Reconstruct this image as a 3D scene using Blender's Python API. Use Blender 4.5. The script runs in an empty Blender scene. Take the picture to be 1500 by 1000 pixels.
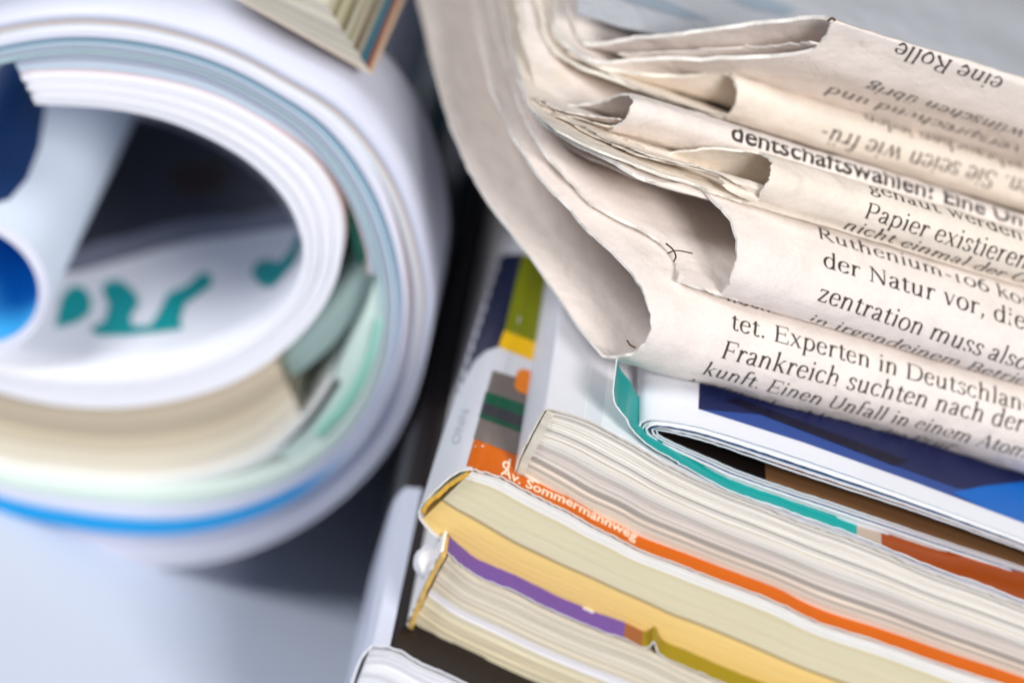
import bpy, bmesh, math, random
import numpy as np
from mathutils import Vector, Matrix, noise
from mathutils.bvhtree import BVHTree

random.seed(7); rng = np.random.default_rng(7)
MM = 0.001
scn = bpy.context.scene
COL = scn.collection

# ------------------------------------------------------------------ camera
YAW, PITCH, ROLL = map(math.radians, (9.5, 33.0, 27.0))
FPX = 100 / 36 * 1500
_F = np.array([math.sin(YAW) * math.cos(PITCH), math.cos(YAW) * math.cos(PITCH), -math.sin(PITCH)])
_R = np.array([math.cos(YAW), -math.sin(YAW), 0.0]); _D = -np.cross(_R, _F)
CX = _R * math.cos(ROLL) - _D * math.sin(ROLL)          # image right
CY = _R * math.sin(ROLL) + _D * math.cos(ROLL)          # image down
def ray(px, py): return CX * (px - 750) / FPX + CY * (py - 500) / FPX + _F
CAM = -ray(800, 600) * 500.0                              # mm; (0,0,0) is the corner of the pale book
cam_d = bpy.data.cameras.new('camera'); cam = bpy.data.objects.new('camera', cam_d); COL.objects.link(cam)
cam.matrix_world = Matrix(((CX[0], -CY[0], -_F[0], CAM[0] * MM), (CX[1], -CY[1], -_F[1], CAM[1] * MM), (CX[2], -CY[2], -_F[2], CAM[2] * MM), (0, 0, 0, 1)))
cam_d.lens = 100; cam_d.sensor_width = 36; cam_d.clip_start = 0.02; cam_d.clip_end = 20
cam_d.dof.use_dof = True; cam_d.dof.focus_distance = 0.493; cam_d.dof.aperture_fstop = 7.0; cam_d.dof.aperture_blades = 0
scn.camera = cam

# ------------------------------------------------------------------ light
w = bpy.data.worlds.new('World'); scn.world = w; w.use_nodes = True
bg = w.node_tree.nodes['Background']; bg.inputs[0].default_value = (0.72, 0.80, 1.0, 1); bg.inputs[1].default_value = 0.04
def area(name, loc, target, size, power, col):
    l = bpy.data.lights.new(name, 'AREA'); l.shape = 'RECTANGLE'; l.size = size[0]; l.size_y = size[1]; l.energy = power; l.color = col
    o = bpy.data.objects.new(name, l); COL.objects.link(o); o.location = loc
    o.rotation_euler = (Vector(target) - Vector(loc)).to_track_quat('-Z', 'Y').to_euler(); return o
area('window_light', (-0.80, -0.30, 0.75), (0, 0.02, 0), (0.4, 0.4), 8.8, (0.97, 0.98, 1.0))
area('front_light', (0.40, -0.88, 0.78), (0.03, 0.0, 0), (0.4, 0.35), 14.5, (1.0, 0.97, 0.95))
scn.view_settings.view_transform = 'Standard'; scn.view_settings.look = 'None'
scn.view_settings.exposure = 0.0; scn.view_settings.gamma = 1.0
scn.cycles.max_bounces = 8; scn.cycles.diffuse_bounces = 5

# ------------------------------------------------------------------ unprojection onto real planes (mm)
def on_z(px, py, z): d = ray(px, py); return CAM + d * ((z - CAM[2]) / d[2])
def axes(deg): t = math.radians(deg); return np.array([math.cos(t), math.sin(t), 0.0]), np.array([-math.sin(t), math.cos(t), 0.0])
def on_y(px, py, y, deg=0.0):
    Y = axes(deg)[1]; d = ray(px, py); return CAM + d * ((y - CAM @ Y) / (d @ Y))
def proj(P):
    Q = np.asarray(P) - CAM; c = Q @ np.stack([CX, CY, _F], 1)
    return np.stack([750 + FPX * c[..., 0] / c[..., 2], 500 + FPX * c[..., 1] / c[..., 2]], -1)

def smooth(P, k=6):
    P = [np.asarray(p, float) for p in P]
    if len(P) < 3:
        return np.array([P[0] + (P[1] - P[0]) * i / (2 * k) for i in range(2 * k + 1)])
    Q = [2 * P[0] - P[1]] + P + [2 * P[-1] - P[-2]]; out = []
    for i in range(1, len(Q) - 2):
        p0, p1, p2, p3 = Q[i - 1:i + 3]
        t0 = 0; t1 = t0 + max(1e-6, np.linalg.norm(p1 - p0)) ** .5; t2 = t1 + max(1e-6, np.linalg.norm(p2 - p1)) ** .5; t3 = t2 + max(1e-6, np.linalg.norm(p3 - p2)) ** .5
        for j in range(k):
            t = t1 + (t2 - t1) * j / k
            A1 = (t1 - t) / (t1 - t0) * p0 + (t - t0) / (t1 - t0) * p1; A2 = (t2 - t) / (t2 - t1) * p1 + (t - t1) / (t2 - t1) * p2; A3 = (t3 - t) / (t3 - t2) * p2 + (t - t2) / (t3 - t2) * p3
            B1 = (t2 - t) / (t2 - t0) * A1 + (t - t0) / (t2 - t0) * A2; B2 = (t3 - t) / (t3 - t1) * A2 + (t - t1) / (t3 - t1) * A3
            out.append((t2 - t) / (t2 - t1) * B1 + (t - t1) / (t2 - t1) * B2)
    out.append(P[-1]); return np.array(out)
def resample(P, n):
    P = np.asarray(P, float); s = np.r_[0, np.cumsum(np.linalg.norm(np.diff(P, axis=0), axis=1))]
    u = np.linspace(0, s[-1], n); return np.stack([np.interp(u, s, P[:, i]) for i in range(P.shape[1])], 1)

# ------------------------------------------------------------------ materials
def lin(r, g, b): return tuple(((c / 255) / 12.92 if c / 255 <= .04045 else ((c / 255 + .055) / 1.055) ** 2.4) for c in (r, g, b))
def mat(name, base=None, rough=.75, bump=.15, mottle=.06, scale=900, spec=.3, stretch=None, ghost=0.0, sss=0.0, coat=0.0, crinkle=0.0):
    m = bpy.data.materials.new(name); m.use_nodes = True; nt = m.node_tree; b = nt.nodes['Principled BSDF']; N = nt.nodes.new; L = nt.links.new
    b.inputs['Roughness'].default_value = rough; b.inputs['Specular IOR Level'].default_value = spec
    if coat: b.inputs['Coat Weight'].default_value = coat; b.inputs['Coat Roughness'].default_value = .15
    tc = N('ShaderNodeTexCoord'); src = tc.outputs['Object']
    if stretch:
        mp = N('ShaderNodeMapping'); mp.inputs['Scale'].default_value = stretch; L(src, mp.inputs[0]); src = mp.outputs[0]
    n1 = N('ShaderNodeTexNoise'); n1.inputs['Scale'].default_value = scale; n1.inputs['Detail'].default_value = 6; L(src, n1.inputs['Vector'])
    n2 = N('ShaderNodeTexNoise'); n2.inputs['Scale'].default_value = scale / 9; n2.inputs['Detail'].default_value = 3; L(src, n2.inputs['Vector'])
    if base is None:
        at = N('ShaderNodeAttribute'); at.attribute_name = 'tint'; col = at.outputs['Color']
    else:
        rg = N('ShaderNodeRGB'); rg.outputs[0].default_value = (*base, 1); col = rg.outputs[0]
    ad = N('ShaderNodeMath'); ad.operation = 'ADD'; L(n1.outputs[0], ad.inputs[0]); L(n2.outputs[0], ad.inputs[1])
    mr = N('ShaderNodeMapRange'); mr.inputs[1].default_value = .6; mr.inputs[2].default_value = 1.4; mr.inputs[3].default_value = 1 - mottle; mr.inputs[4].default_value = 1 + mottle * .6; L(ad.outputs[0], mr.inputs[0])
    mx = N('ShaderNodeMix'); mx.data_type = 'RGBA'; mx.blend_type = 'MULTIPLY'; mx.inputs[0].default_value = 1; L(col, mx.inputs[6]); L(mr.outputs[0], mx.inputs[7])
    out = mx.outputs[2]
    L(out, b.inputs['Base Color'])
    if sss:
        b.inputs['Subsurface Weight'].default_value = sss; b.inputs['Subsurface Radius'].default_value = (1.0, .6, .35); b.inputs['Subsurface Scale'].default_value = .0012
    bp = N('ShaderNodeBump'); bp.inputs['Strength'].default_value = bump; bp.inputs['Distance'].default_value = .0002; L(ad.outputs[0], bp.inputs['Height']); L(bp.outputs[0], b.inputs['Normal'])
    if crinkle:
        n3 = N('ShaderNodeTexNoise'); n3.inputs['Scale'].default_value = 140; n3.inputs['Detail'].default_value = 4; n3.inputs['Distortion'].default_value = .8; L(tc.outputs['Object'], n3.inputs['Vector'])
        b2 = N('ShaderNodeBump'); b2.inputs['Strength'].default_value = crinkle; b2.inputs['Distance'].default_value = .0015; L(n3.outputs[0], b2.inputs['Height']); L(bp.outputs[0], b2.inputs['Normal']); L(b2.outputs[0], b.inputs['Normal'])
    return m
M_news = mat('newsprint', rough=.9, bump=.5, mottle=.09, scale=1500, spec=.15, crinkle=.42)
M_paper = mat('coated_paper', rough=.45, bump=.04, mottle=.02, scale=600, spec=.4)
M_pages = mat('page_edges', rough=.85, bump=.3, mottle=.06, scale=1400, spec=.15, stretch=(.05, .25, 1))
M_ink = mat('printing_ink', base=(.06, .048, .044), rough=.7, bump=.05, mottle=.3, scale=3000, spec=.2)
M_print = mat('printed_colour', rough=.4, bump=.03, mottle=.05, scale=400, spec=.4)
M_gloss = mat('glossy_cover', rough=.3, bump=.03, mottle=.03, scale=300, spec=.4)
M_table = mat('white_table_top', base=lin(202, 210, 226), rough=.42, bump=.03, mottle=.015, scale=60, spec=.35)
M_glue = mat('dried_glue', base=(.86, .85, .87), rough=.75, bump=.5, mottle=.05, scale=500, spec=.2)
M_thread = mat('brown_fibre', base=(.10, .055, .03), rough=.8, bump=.1, scale=2000)

# ------------------------------------------------------------------ objects
def mk(name, V, F, m, parent=None, fcol=None, smooth_f=True, label=None, kind=None):
    me = bpy.data.meshes.new(name); V = np.asarray(V, float) * MM
    me.from_pydata([tuple(v) for v in V], [], [tuple(int(i) for i in f) for f in F])
    if fcol is not None:
        ca = me.color_attributes.new('tint', 'FLOAT_COLOR', 'CORNER'); buf = np.ones((len(me.loops), 4), np.float32)
        for p in me.polygons: buf[p.loop_start:p.loop_start + p.loop_total, :3] = fcol[p.index]
        ca.data.foreach_set('color', buf.ravel())
    me.materials.append(m); me.polygons.foreach_set('use_smooth', [smooth_f] * len(me.polygons)); me.update()
    o = bpy.data.objects.new(name, me); COL.objects.link(o)
    if parent: o.parent = parent; o.matrix_parent_inverse = parent.matrix_world.inverted()
    if label: o['label'] = label
    if kind: o['kind'] = kind
    return o
def thing(name, label, cat, loc, group=None):
    o = bpy.data.objects.new(name, None); COL.objects.link(o); o.empty_display_size = .01
    o.location = Vector([c * MM for c in loc]); bpy.context.view_layer.update()
    o['label'] = label; o['category'] = cat
    if group: o['group'] = group
    return o

def nz(x, y=0.0, z=0.0): return noise.noise(Vector((x, y, z)))

class Surf:
    """ruled sheet: left-edge curve L (n x 3, mm), swept along D; wave displaces along the normal"""
    def __init__(s, L, D, length, wave=0.0, seed=0.0, shear=None):
        s.L = np.asarray(L, float); s.D = np.asarray(D, float); s.len = length; s.wave = wave; s.seed = seed
        T = np.gradient(s.L, axis=0); T -= np.outer(T @ s.D, s.D); T /= np.linalg.norm(T, axis=1)[:, None] + 1e-9
        s.N = np.cross(s.D, T); s.N /= np.linalg.norm(s.N, axis=1)[:, None]
        G = s.L - np.outer(s.L @ s.D, s.D)                     # arc length across the sweep only: lettering is not sheared by the slanted cut
        s.S = np.r_[0, np.cumsum(np.linalg.norm(np.diff(G, axis=0), axis=1))]
        s.x0 = s.L @ s.D; s.G = G
    def w(s, u, sa):
        if not s.wave: return 0.0
        k = min(1.0, max(0.0, 1.0))
        return s.wave * (nz(u * .035 + s.seed, sa * .06) + .35 * nz(u * .12 + s.seed, sa * .14, 3)) + .16 * nz(u * .30 + s.seed, sa * .34, 7) + .06 * nz(u * .9, sa * .8 + s.seed, 9)
    def P(s, X, sa, off=0.0):                                  # X absolute along D
        g = np.array([np.interp(sa, s.S, s.G[:, i]) for i in range(3)]); n = np.array([np.interp(sa, s.S, s.N[:, i]) for i in range(3)]); n /= np.linalg.norm(n)
        return g + s.D * X + n * (s.w(X, sa) + off)
    def grid(s, nt, off, jag=0.0, ease=None):
        n = len(s.L); G = np.zeros((n, nt, 3)); ts = np.linspace(0, 1, nt) ** 1.35
        for i in range(n):
            j0 = jag * (nz(s.S[i] * .9 + s.seed, 1.7) + .6 * nz(s.S[i] * 3.1, s.seed) + .10 * random.uniform(-1, 1))
            for j, t in enumerate(ts):
                X = s.x0[i] + j0 * (1 - t) + t * s.len
                G[i, j] = s.G[i] + s.D * X + s.N[i] * (s.w(X, s.S[i]) + off)
        return G
    def find(s, px, py, i0, i1):
        best = None
        S = np.linspace(s.S[i0], s.S[i1], 90); X = np.linspace(s.x0.min(), s.x0.max() + s.len, 120)
        for _ in range(3):
            PP = np.array([[s.P(x, q) for x in X] for q in S]); d = np.linalg.norm(proj(PP) - (px, py), axis=2)
            k = np.unravel_index(np.argmin(d), d.shape); ds = S[1] - S[0]; dx = X[1] - X[0]
            q, x = S[k[0]], X[k[1]]; S = np.linspace(max(s.S[i0], q - ds), min(s.S[i1], q + ds), 9); X = np.linspace(x - dx, x + dx, 9)
        return x, q, d.min()

def sheet(name, sf, th, m, parent, nt=30, out=(.8, .8, .8), inn=None, rim=None, jag=0.0, label=None, colf=None, kind=None):
    A = sf.grid(nt, th / 2, jag); B = sf.grid(nt, -th / 2, jag); n = len(sf.L)
    V = np.concatenate([A.reshape(-1, 3), B.reshape(-1, 3)]); o = n * nt; F = []; C = []
    inn = inn or out; rim = rim or out
    for i in range(n - 1):
        for j in range(nt - 1):
            a = i * nt + j; q = (a, a + 1, a + nt + 1, a + nt); c = (A[i, j] + A[i + 1, j + 1]) / 2
            F.append(q); C.append(colf(c, 1) if colf else out)
            F.append(tuple(o + k for k in reversed(q))); C.append(colf(c, -1) if colf else inn)
    bd = [i * nt for i in range(n)] + [(n - 1) * nt + j for j in range(1, nt)] + [i * nt + nt - 1 for i in range(n - 2, -1, -1)] + [j for j in range(nt - 2, 0, -1)]
    # separate rim vertices so the cut edge keeps a crisp corner
    k0 = len(V); V = np.concatenate([V, V[bd], V[[o + b for b in bd]]]); m_ = len(bd)
    for k in range(m_):
        k2 = (k + 1) % m_; F.append((k0 + k, k0 + m_ + k, k0 + m_ + k2, k0 + k2)); rv = .86 + .34 * nz(k * .37, 5.5, sf.seed) if m is M_news else 1; C.append(tuple(min(.95, c * rv) for c in rim))
    return mk(name, V, F, m, parent, C, True, label, kind)

# ---- lettering. The newspaper face is drawn here as broad-nib strokes: x height .46, capitals .66, ascenders .72 of the em
_X = .46
def _el(cx, cy, rx, ry, a0, a1, n=12): return [(cx + rx * math.cos(math.radians(a0 + (a1 - a0) * i / n)), cy + ry * math.sin(math.radians(a0 + (a1 - a0) * i / n))) for i in range(n + 1)]
def _st(x, y0, y1): return ('l', [(x, y0), (x, y1)])
def _sf(x, y, l=.075, r=.075, t=.030): return ('s', (x - l, y, x + r, t))       # foot or head serif, y = outer edge
def _fl(x, y, l=.085): return ('p', [(x - l, y - .045), (x - l + .01, y - .065), (x + .03, y - .07), (x + .036, y + .012)])
def _arch(x, w=.27): return ('c', [(x, .30), (x + .05, .39), (x + .13, .445), (x + .20, .44), (x + w - .012, .39), (x + w, .30), (x + w, .15), (x + w, 0)])
_GL = {
 'a': (.44, [('c', [(.08, .36), (.11, .42), (.19, .455), (.27, .43), (.305, .35), (.305, .20), (.305, .07), (.35, .015), (.41, .03)]), ('c', [(.30, .27), (.19, .24), (.10, .19), (.07, .11), (.11, .03), (.18, .01), (.25, .045), (.30, .10)])]),
 'b': (.50, [_st(.12, 0.02, .72), _fl(.12, .72), ('c', _el(.25, .23, .165, .225, 150, -150))]),
 'c': (.42, [('c', [(.36, .36), (.31, .43), (.23, .45), (.13, .41), (.07, .30), (.07, .18), (.12, .06), (.22, .01), (.31, .03), (.37, .09)])]),
 'd': (.51, [_st(.385, 0, .72), _fl(.385, .72), ('c', _el(.235, .225, .165, .22, 35, 325)), _sf(.40, 0, 0, .08)]),
 'e': (.44, [('l', [(.09, .265), (.37, .265)], .03), ('c', [(.37, .265), (.355, .38), (.29, .445), (.22, .455), (.12, .41), (.07, .30), (.07, .18), (.12, .06), (.22, .01), (.31, .03), (.38, .095)])]),
 'f': (.30, [('c', [(.33, .66), (.29, .71), (.22, .72), (.15, .67), (.125, .57), (.125, .3), (.125, 0)]), ('l', [(.03, .435), (.28, .435)], .032), _sf(.125, 0)]),
 'g': (.46, [('c', _el(.21, .31, .13, .14, 0, 360)), ('c', [(.15, .18), (.10, .12), (.13, .06), (.22, .05), (.33, .03), (.38, -.05), (.33, -.15), (.20, -.20), (.08, -.17), (.05, -.10), (.10, -.03), (.15, .01)]), ('l', [(.31, .40), (.43, .43)], .04)]),
 'h': (.54, [_st(.12, 0, .72), _fl(.12, .72), _arch(.12), _sf(.12, 0), _sf(.39, 0)]),
 'i': (.26, [_st(.13, 0, _X), _fl(.13, _X), _sf(.13, 0), ('o', (.12, .625, .05))]),
 'j': (.25, [('c', [(.13, _X), (.13, .1), (.12, -.1), (.07, -.19), (0, -.2)]), _fl(.13, _X), ('o', (.12, .625, .05))]),
 'k': (.51, [_st(.12, 0, .72), _fl(.12, .72), ('l', [(.14, .22), (.38, .445)], .036), ('l', [(.22, .28), (.43, .01)], .075), _sf(.12, 0), _sf(.43, 0), _sf(.38, _X)]),
 'l': (.26, [_st(.13, 0, .72), _fl(.13, .72), _sf(.13, 0)]),
 'm': (.81, [_st(.12, 0, _X), _fl(.12, _X), _arch(.12), _arch(.39), _sf(.12, 0), _sf(.39, 0), _sf(.66, 0)]),
 'n': (.54, [_st(.12, 0, _X), _fl(.12, _X), _arch(.12), _sf(.12, 0), _sf(.39, 0)]),
 'o': (.48, [('c', _el(.24, .228, .175, .225, 0, 360, 18))]),
 'p': (.51, [_st(.12, -.21, _X), _fl(.12, _X), ('c', _el(.265, .23, .165, .222, 148, -148)), _sf(.12, -.21)]),
 'q': (.50, [_st(.385, -.21, .45), ('c', _el(.235, .23, .165, .222, 35, 325)), _sf(.385, -.21)]),
 'r': (.37, [_st(.12, 0, _X), _fl(.12, _X), ('c', [(.12, .28), (.17, .38), (.24, .44), (.31, .435)]), ('o', (.315, .405, .04)), _sf(.12, 0, .075, .09)]),
 's': (.38, [('c', [(.31, .35), (.27, .43), (.19, .455), (.105, .42), (.085, .345), (.13, .28), (.22, .225), (.30, .165), (.315, .09), (.26, .02), (.18, .01), (.10, .03), (.065, .115)])]),
 't': (.32, [('c', [(.14, .57), (.14, .4), (.14, .2), (.145, .08), (.19, .015), (.25, .015), (.31, .05)]), ('l', [(.03, .435), (.29, .435)], .032), ('p', [(.03, .43), (.14, .57), (.16, .45)])]),
 'u': (.53, [('c', [(.12, _X), (.12, .3), (.12, .15), (.145, .05), (.21, .015), (.29, .035), (.385, .13)]), _st(.385, 0, _X), _fl(.12, _X), _fl(.385, _X), _sf(.40, 0, 0, .08)]),
 'v': (.46, [('l', [(.07, _X), (.235, .01)], .075), ('l', [(.235, .01), (.39, _X)], .035), _sf(.07, _X), _sf(.39, _X, .06, .06)]),
 'w': (.70, [('l', [(.07, _X), (.22, .01)], .07), ('l', [(.22, .01), (.35, .44)], .035), ('l', [(.34, .44), (.48, .01)], .07), ('l', [(.48, .01), (.62, _X)], .035), _sf(.07, _X), _sf(.62, _X, .06, .06), _sf(.345, _X, .05, .05)]),
 'x': (.47, [('l', [(.08, .45), (.38, .01)], .07), ('l', [(.08, .01), (.37, .45)], .035), _sf(.07, 0, .06, .06), _sf(.39, 0), _sf(.08, _X), _sf(.38, _X, .06, .06)]),
 'y': (.46, [('l', [(.07, _X), (.24, .01)], .075), ('l', [(.13, -.2), (.39, _X)], .035), _sf(.07, _X), _sf(.39, _X, .06, .06), ('o', (.11, -.18, .04))]),
 'z': (.43, [('l', [(.07, .435), (.36, .435)], .04), ('l', [(.34, .43), (.08, .02)], .065), ('l', [(.06, .02), (.38, .02)], .04), ('p', [(.06, .455), (.06, .34), (.085, .34), (.12, .42)]), ('p', [(.385, 0), (.39, .12), (.36, .12), (.32, .035)])]),
 'E': (.59, [_st(.14, 0, .66), ('l', [(.06, .643), (.50, .643)], .034), ('l', [(.14, .34), (.42, .34)], .034), ('l', [(.06, .017), (.53, .017)], .034), ('l', [(.50, .66), (.51, .52)], .03), ('l', [(.42, .42), (.42, .27)], .03), ('l', [(.535, 0), (.55, .15)], .03)]),
 'F': (.55, [_st(.14, 0, .66), ('l', [(.06, .643), (.49, .643)], .034), ('l', [(.14, .33), (.41, .33)], .034), ('l', [(.49, .66), (.50, .52)], .03), ('l', [(.41, .41), (.41, .26)], .03), _sf(.14, 0, .08, .1)]),
 'D': (.70, [_st(.14, 0, .66), ('l', [(.06, .643), (.34, .643)], .034), ('l', [(.06, .017), (.34, .017)], .034), ('c', [(.32, .643), (.46, .62), (.58, .52), (.62, .34), (.58, .15), (.46, .04), (.32, .017)])]),
 'N': (.71, [('l', [(.15, 0), (.15, .64)], .04), ('l', [(.13, .65), (.57, .01)], .08), ('l', [(.57, .01), (.57, .66)], .04), _sf(.14, .66, .09, .03), _sf(.57, .66, .08, .08), _sf(.15, 0, .08, .08)]),
 'R': (.63, [_st(.14, 0, .66), ('l', [(.06, .643), (.30, .643)], .034), ('c', [(.28, .643), (.40, .62), (.455, .50), (.40, .37), (.28, .335), (.15, .33)]), ('l', [(.28, .33), (.56, .01)], .078), _sf(.14, 0), _sf(.57, 0, .04, .06)]),
 'P': (.57, [_st(.14, 0, .66), ('l', [(.06, .643), (.30, .643)], .034), ('c', [(.28, .643), (.42, .62), (.48, .48), (.42, .34), (.30, .30), (.16, .31)]), _sf(.14, 0, .08, .1)]),
 'B': (.60, [_st(.14, 0, .66), ('l', [(.06, .643), (.30, .643)], .034), ('l', [(.06, .017), (.32, .017)], .034), ('c', [(.28, .643), (.40, .62), (.44, .51), (.39, .39), (.26, .35), (.16, .35)]), ('c', [(.26, .35), (.43, .32), (.50, .20), (.45, .06), (.30, .017)])]),
 'K': (.65, [_st(.14, 0, .66), _sf(.14, 0), _sf(.14, .66), ('l', [(.16, .30), (.50, .64)], .036), ('l', [(.26, .40), (.58, .01)], .08), _sf(.58, 0), _sf(.50, .66)]),
 'S': (.50, [('c', [(.42, .52), (.37, .62), (.26, .66), (.14, .62), (.10, .51), (.15, .41), (.28, .34), (.40, .26), (.43, .15), (.36, .04), (.24, .00), (.13, .03), (.08, .15)])]),
 'U': (.69, [('c', [(.14, .66), (.14, .4), (.14, .2), (.20, .05), (.34, 0), (.48, .05), (.55, .2), (.55, .4), (.55, .66)]), _sf(.14, .66), _sf(.55, .66)]),
 'G': (.68, [('c', [(.57, .53), (.50, .62), (.37, .66), (.20, .60), (.09, .44), (.09, .23), (.19, .06), (.36, 0), (.50, .03), (.58, .09)]), _st(.57, .04, .28), _sf(.57, .30)]),
 'A': (.66, [('l', [(.09, .01), (.33, .66)], .036), ('l', [(.32, .66), (.57, .01)], .08), ('l', [(.17, .24), (.48, .24)], .032), _sf(.09, 0), _sf(.57, 0)]),
 'H': (.72, [_st(.15, 0, .66), _st(.57, 0, .66), ('l', [(.15, .34), (.57, .34)], .032), _sf(.15, 0), _sf(.57, 0), _sf(.15, .66), _sf(.57, .66)]),
 '1': (.40, [_st(.20, 0, .47), _fl(.20, .47), _sf(.20, 0)]), '0': (.50, [('c', _el(.25, .235, .18, .225, 0, 360, 18))]),
 '6': (.48, [('c', [(.38, .64), (.24, .58), (.12, .42), (.08, .22), (.12, .06), (.24, 0), (.37, .06), (.41, .19), (.36, .32), (.25, .37), (.13, .31)])]),
 '.': (.24, [('o', (.12, .045, .052))]), ',': (.24, [('o', (.12, .045, .05)), ('l', [(.15, .04), (.09, -.11)], .04)]), '-': (.32, [('l', [(.05, .21), (.27, .21)], .055)]), '?': (.4, [('o', (.18, .045, .05))]), ' ': (.25, []), 'ü': None, 'ö': None, 'ä': None}
def serif_glyphs(text):
    V = []; F = []; x0 = 0
    def ribbon(P, wd=None):
        P = np.array(P, float); s = np.r_[0, np.cumsum(np.linalg.norm(np.diff(P, axis=0), axis=1))]
        P = resample(P, max(3, int(s[-1] / .045) + 1)); T = np.gradient(P, axis=0); T /= np.linalg.norm(T, axis=1)[:, None]; k = len(V)
        for p, t in zip(P, T):
            q = wd or (.040 + .052 * abs(math.sin(math.atan2(t[1], t[0]) - math.radians(-12))) ** 1.6)
            n = np.array((-t[1], t[0])) * q / 2; V.append((p[0] + n[0] + x0, p[1] + n[1])); V.append((p[0] - n[0] + x0, p[1] - n[1]))
        for i in range(len(P) - 1): F.append((k + 2 * i + 1, k + 2 * i + 3, k + 2 * i + 2, k + 2 * i))
    for c in text:
        um = c in 'üöä'; a, st = _GL[{'ü': 'u', 'ö': 'o', 'ä': 'a'}.get(c, c)] if (um or c in _GL) else _GL['o']
        if um: st = st + [('o', (.15, .62, .048)), ('o', (.35, .62, .048))]
        for q in st:
            k = len(V)
            if q[0] == 'l': ribbon(q[1], (q[2] if len(q) > 2 else .078) * 1.12)
            elif q[0] == 'c': ribbon(smooth(q[1], 4))
            elif q[0] == 's':
                l, y, r, t = q[1]; d = t if y < .3 else -t
                V.extend([(l + x0, y), (r + x0, y), (r - .012 + x0, y + d), (l + .012 + x0, y + d)]); F.append((k, k + 1, k + 2, k + 3) if d > 0 else (k + 3, k + 2, k + 1, k))
            elif q[0] == 'p': V.extend([(x + x0, y) for x, y in q[1]]); F.append(tuple(range(k, len(V))))
            elif q[0] == 'o':
                V.extend([(q[1][0] + x0 + q[1][2] * math.cos(i * math.pi / 4), q[1][1] + q[1][2] * math.sin(i * math.pi / 4)) for i in range(8)]); F.append(tuple(range(k, k + 8)))
        x0 += a
    return np.array(V), F, x0
_tc = {}
def glyphs(text, face='serif', off=-0.012):
    """list of triangulated, finely cut letters: (verts 2d, faces), advance width; em = 1"""
    key = (text, face, off)
    if key in _tc: return _tc[key]
    if face == 'serif': _tc[key] = serif_glyphs(text); return _tc[key]
    uml = {'ü': 'u', 'ö': 'o', 'ä': 'a'}
    base = ''.join(uml.get(c, c) for c in text)
    s = base
    cu = bpy.data.curves.new('tmp', 'FONT'); cu.body = s; cu.size = 1; cu.offset = off; cu.resolution_u = 4; cu.fill_mode = 'FRONT'
    if face == 'sans_bold': cu.offset = .018
    ob = bpy.data.objects.new('tmp', cu); COL.objects.link(ob); bpy.context.view_layer.update()
    dg = bpy.context.evaluated_depsgraph_get(); me = ob.evaluated_get(dg).to_mesh()
    bm = bmesh.new(); bm.from_mesh(me); ob.evaluated_get(dg).to_mesh_clear()
    def adv(q):
        cu.body = q + '|'; bpy.context.view_layer.update(); a = ob.dimensions.x; cu.body = '|'; bpy.context.view_layer.update(); return a - ob.dimensions.x
    W = adv(s)
    for i, c in enumerate(text):
        if c in uml:
            a, b = adv(s[:i]) if i else 0, adv(s[:i + 1])
            for fx in (.33, .67):
                x = a + (b - a) * fx
                bmesh.ops.create_circle(bm, cap_ends=True, segments=10, radius=.055, matrix=Matrix.Translation((x, .64, 0)))
    bmesh.ops.triangulate(bm, faces=bm.faces[:])
    for k in range(-3, 10):
        g = bm.verts[:] + bm.edges[:] + bm.faces[:]
        bmesh.ops.bisect_plane(bm, geom=g, plane_co=(0, k * .1, 0), plane_no=(0, 1, 0))
    x = .2
    while x < W:
        g = bm.verts[:] + bm.edges[:] + bm.faces[:]
        bmesh.ops.bisect_plane(bm, geom=g, plane_co=(x, 0, 0), plane_no=(1, 0, 0)); x += .35
    bmesh.ops.triangulate(bm, faces=bm.faces[:]); bm.verts.ensure_lookup_table(); bm.verts.index_update()
    V = np.array([v.co[:2] for v in bm.verts]); F = [tuple(v.index for v in f.verts) for f in bm.faces]; bm.free()
    bpy.data.objects.remove(ob); bpy.data.curves.remove(cu)
    _tc[key] = (V, F, W); return _tc[key]

def print_line(sf, rng_i, th, parent, pre, vis, post, A, B, face='serif', m=None, em=4.7, off=0.0, flip=False):
    a = sf.find(*A, *rng_i); b = sf.find(*B, *rng_i)
    Wv = glyphs(vis, face, off)[2]; Wp = 0
    if pre: Wp = glyphs(pre + vis, face, off)[2] - Wv
    V, F, W = glyphs(pre + vis + post, face, off)
    k = (b[0] - a[0]) / Wv; sl = (b[1] - a[1]) / (b[0] - a[0]); sg = 1 if k > 0 else -1
    print('LINE %-28s x %.1f..%.1f s %.1f %.1f em %.2fmm err %.1f %.1f' % (vis, a[0], b[0], a[1], b[1], abs(k), a[2], b[2]))
    VV = []
    for x, y in V:
        X = a[0] + (x - Wp) * k; S = a[1] + (X - a[0]) * sl + y * em * sg
        VV.append(sf.P(X, min(max(S, 0), sf.S[-1]), th / 2 + .035))
    if flip: F = [tuple(reversed(f)) for f in F]
    return mk('printed_text', VV, F, m or M_ink, parent, None, False)

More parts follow.
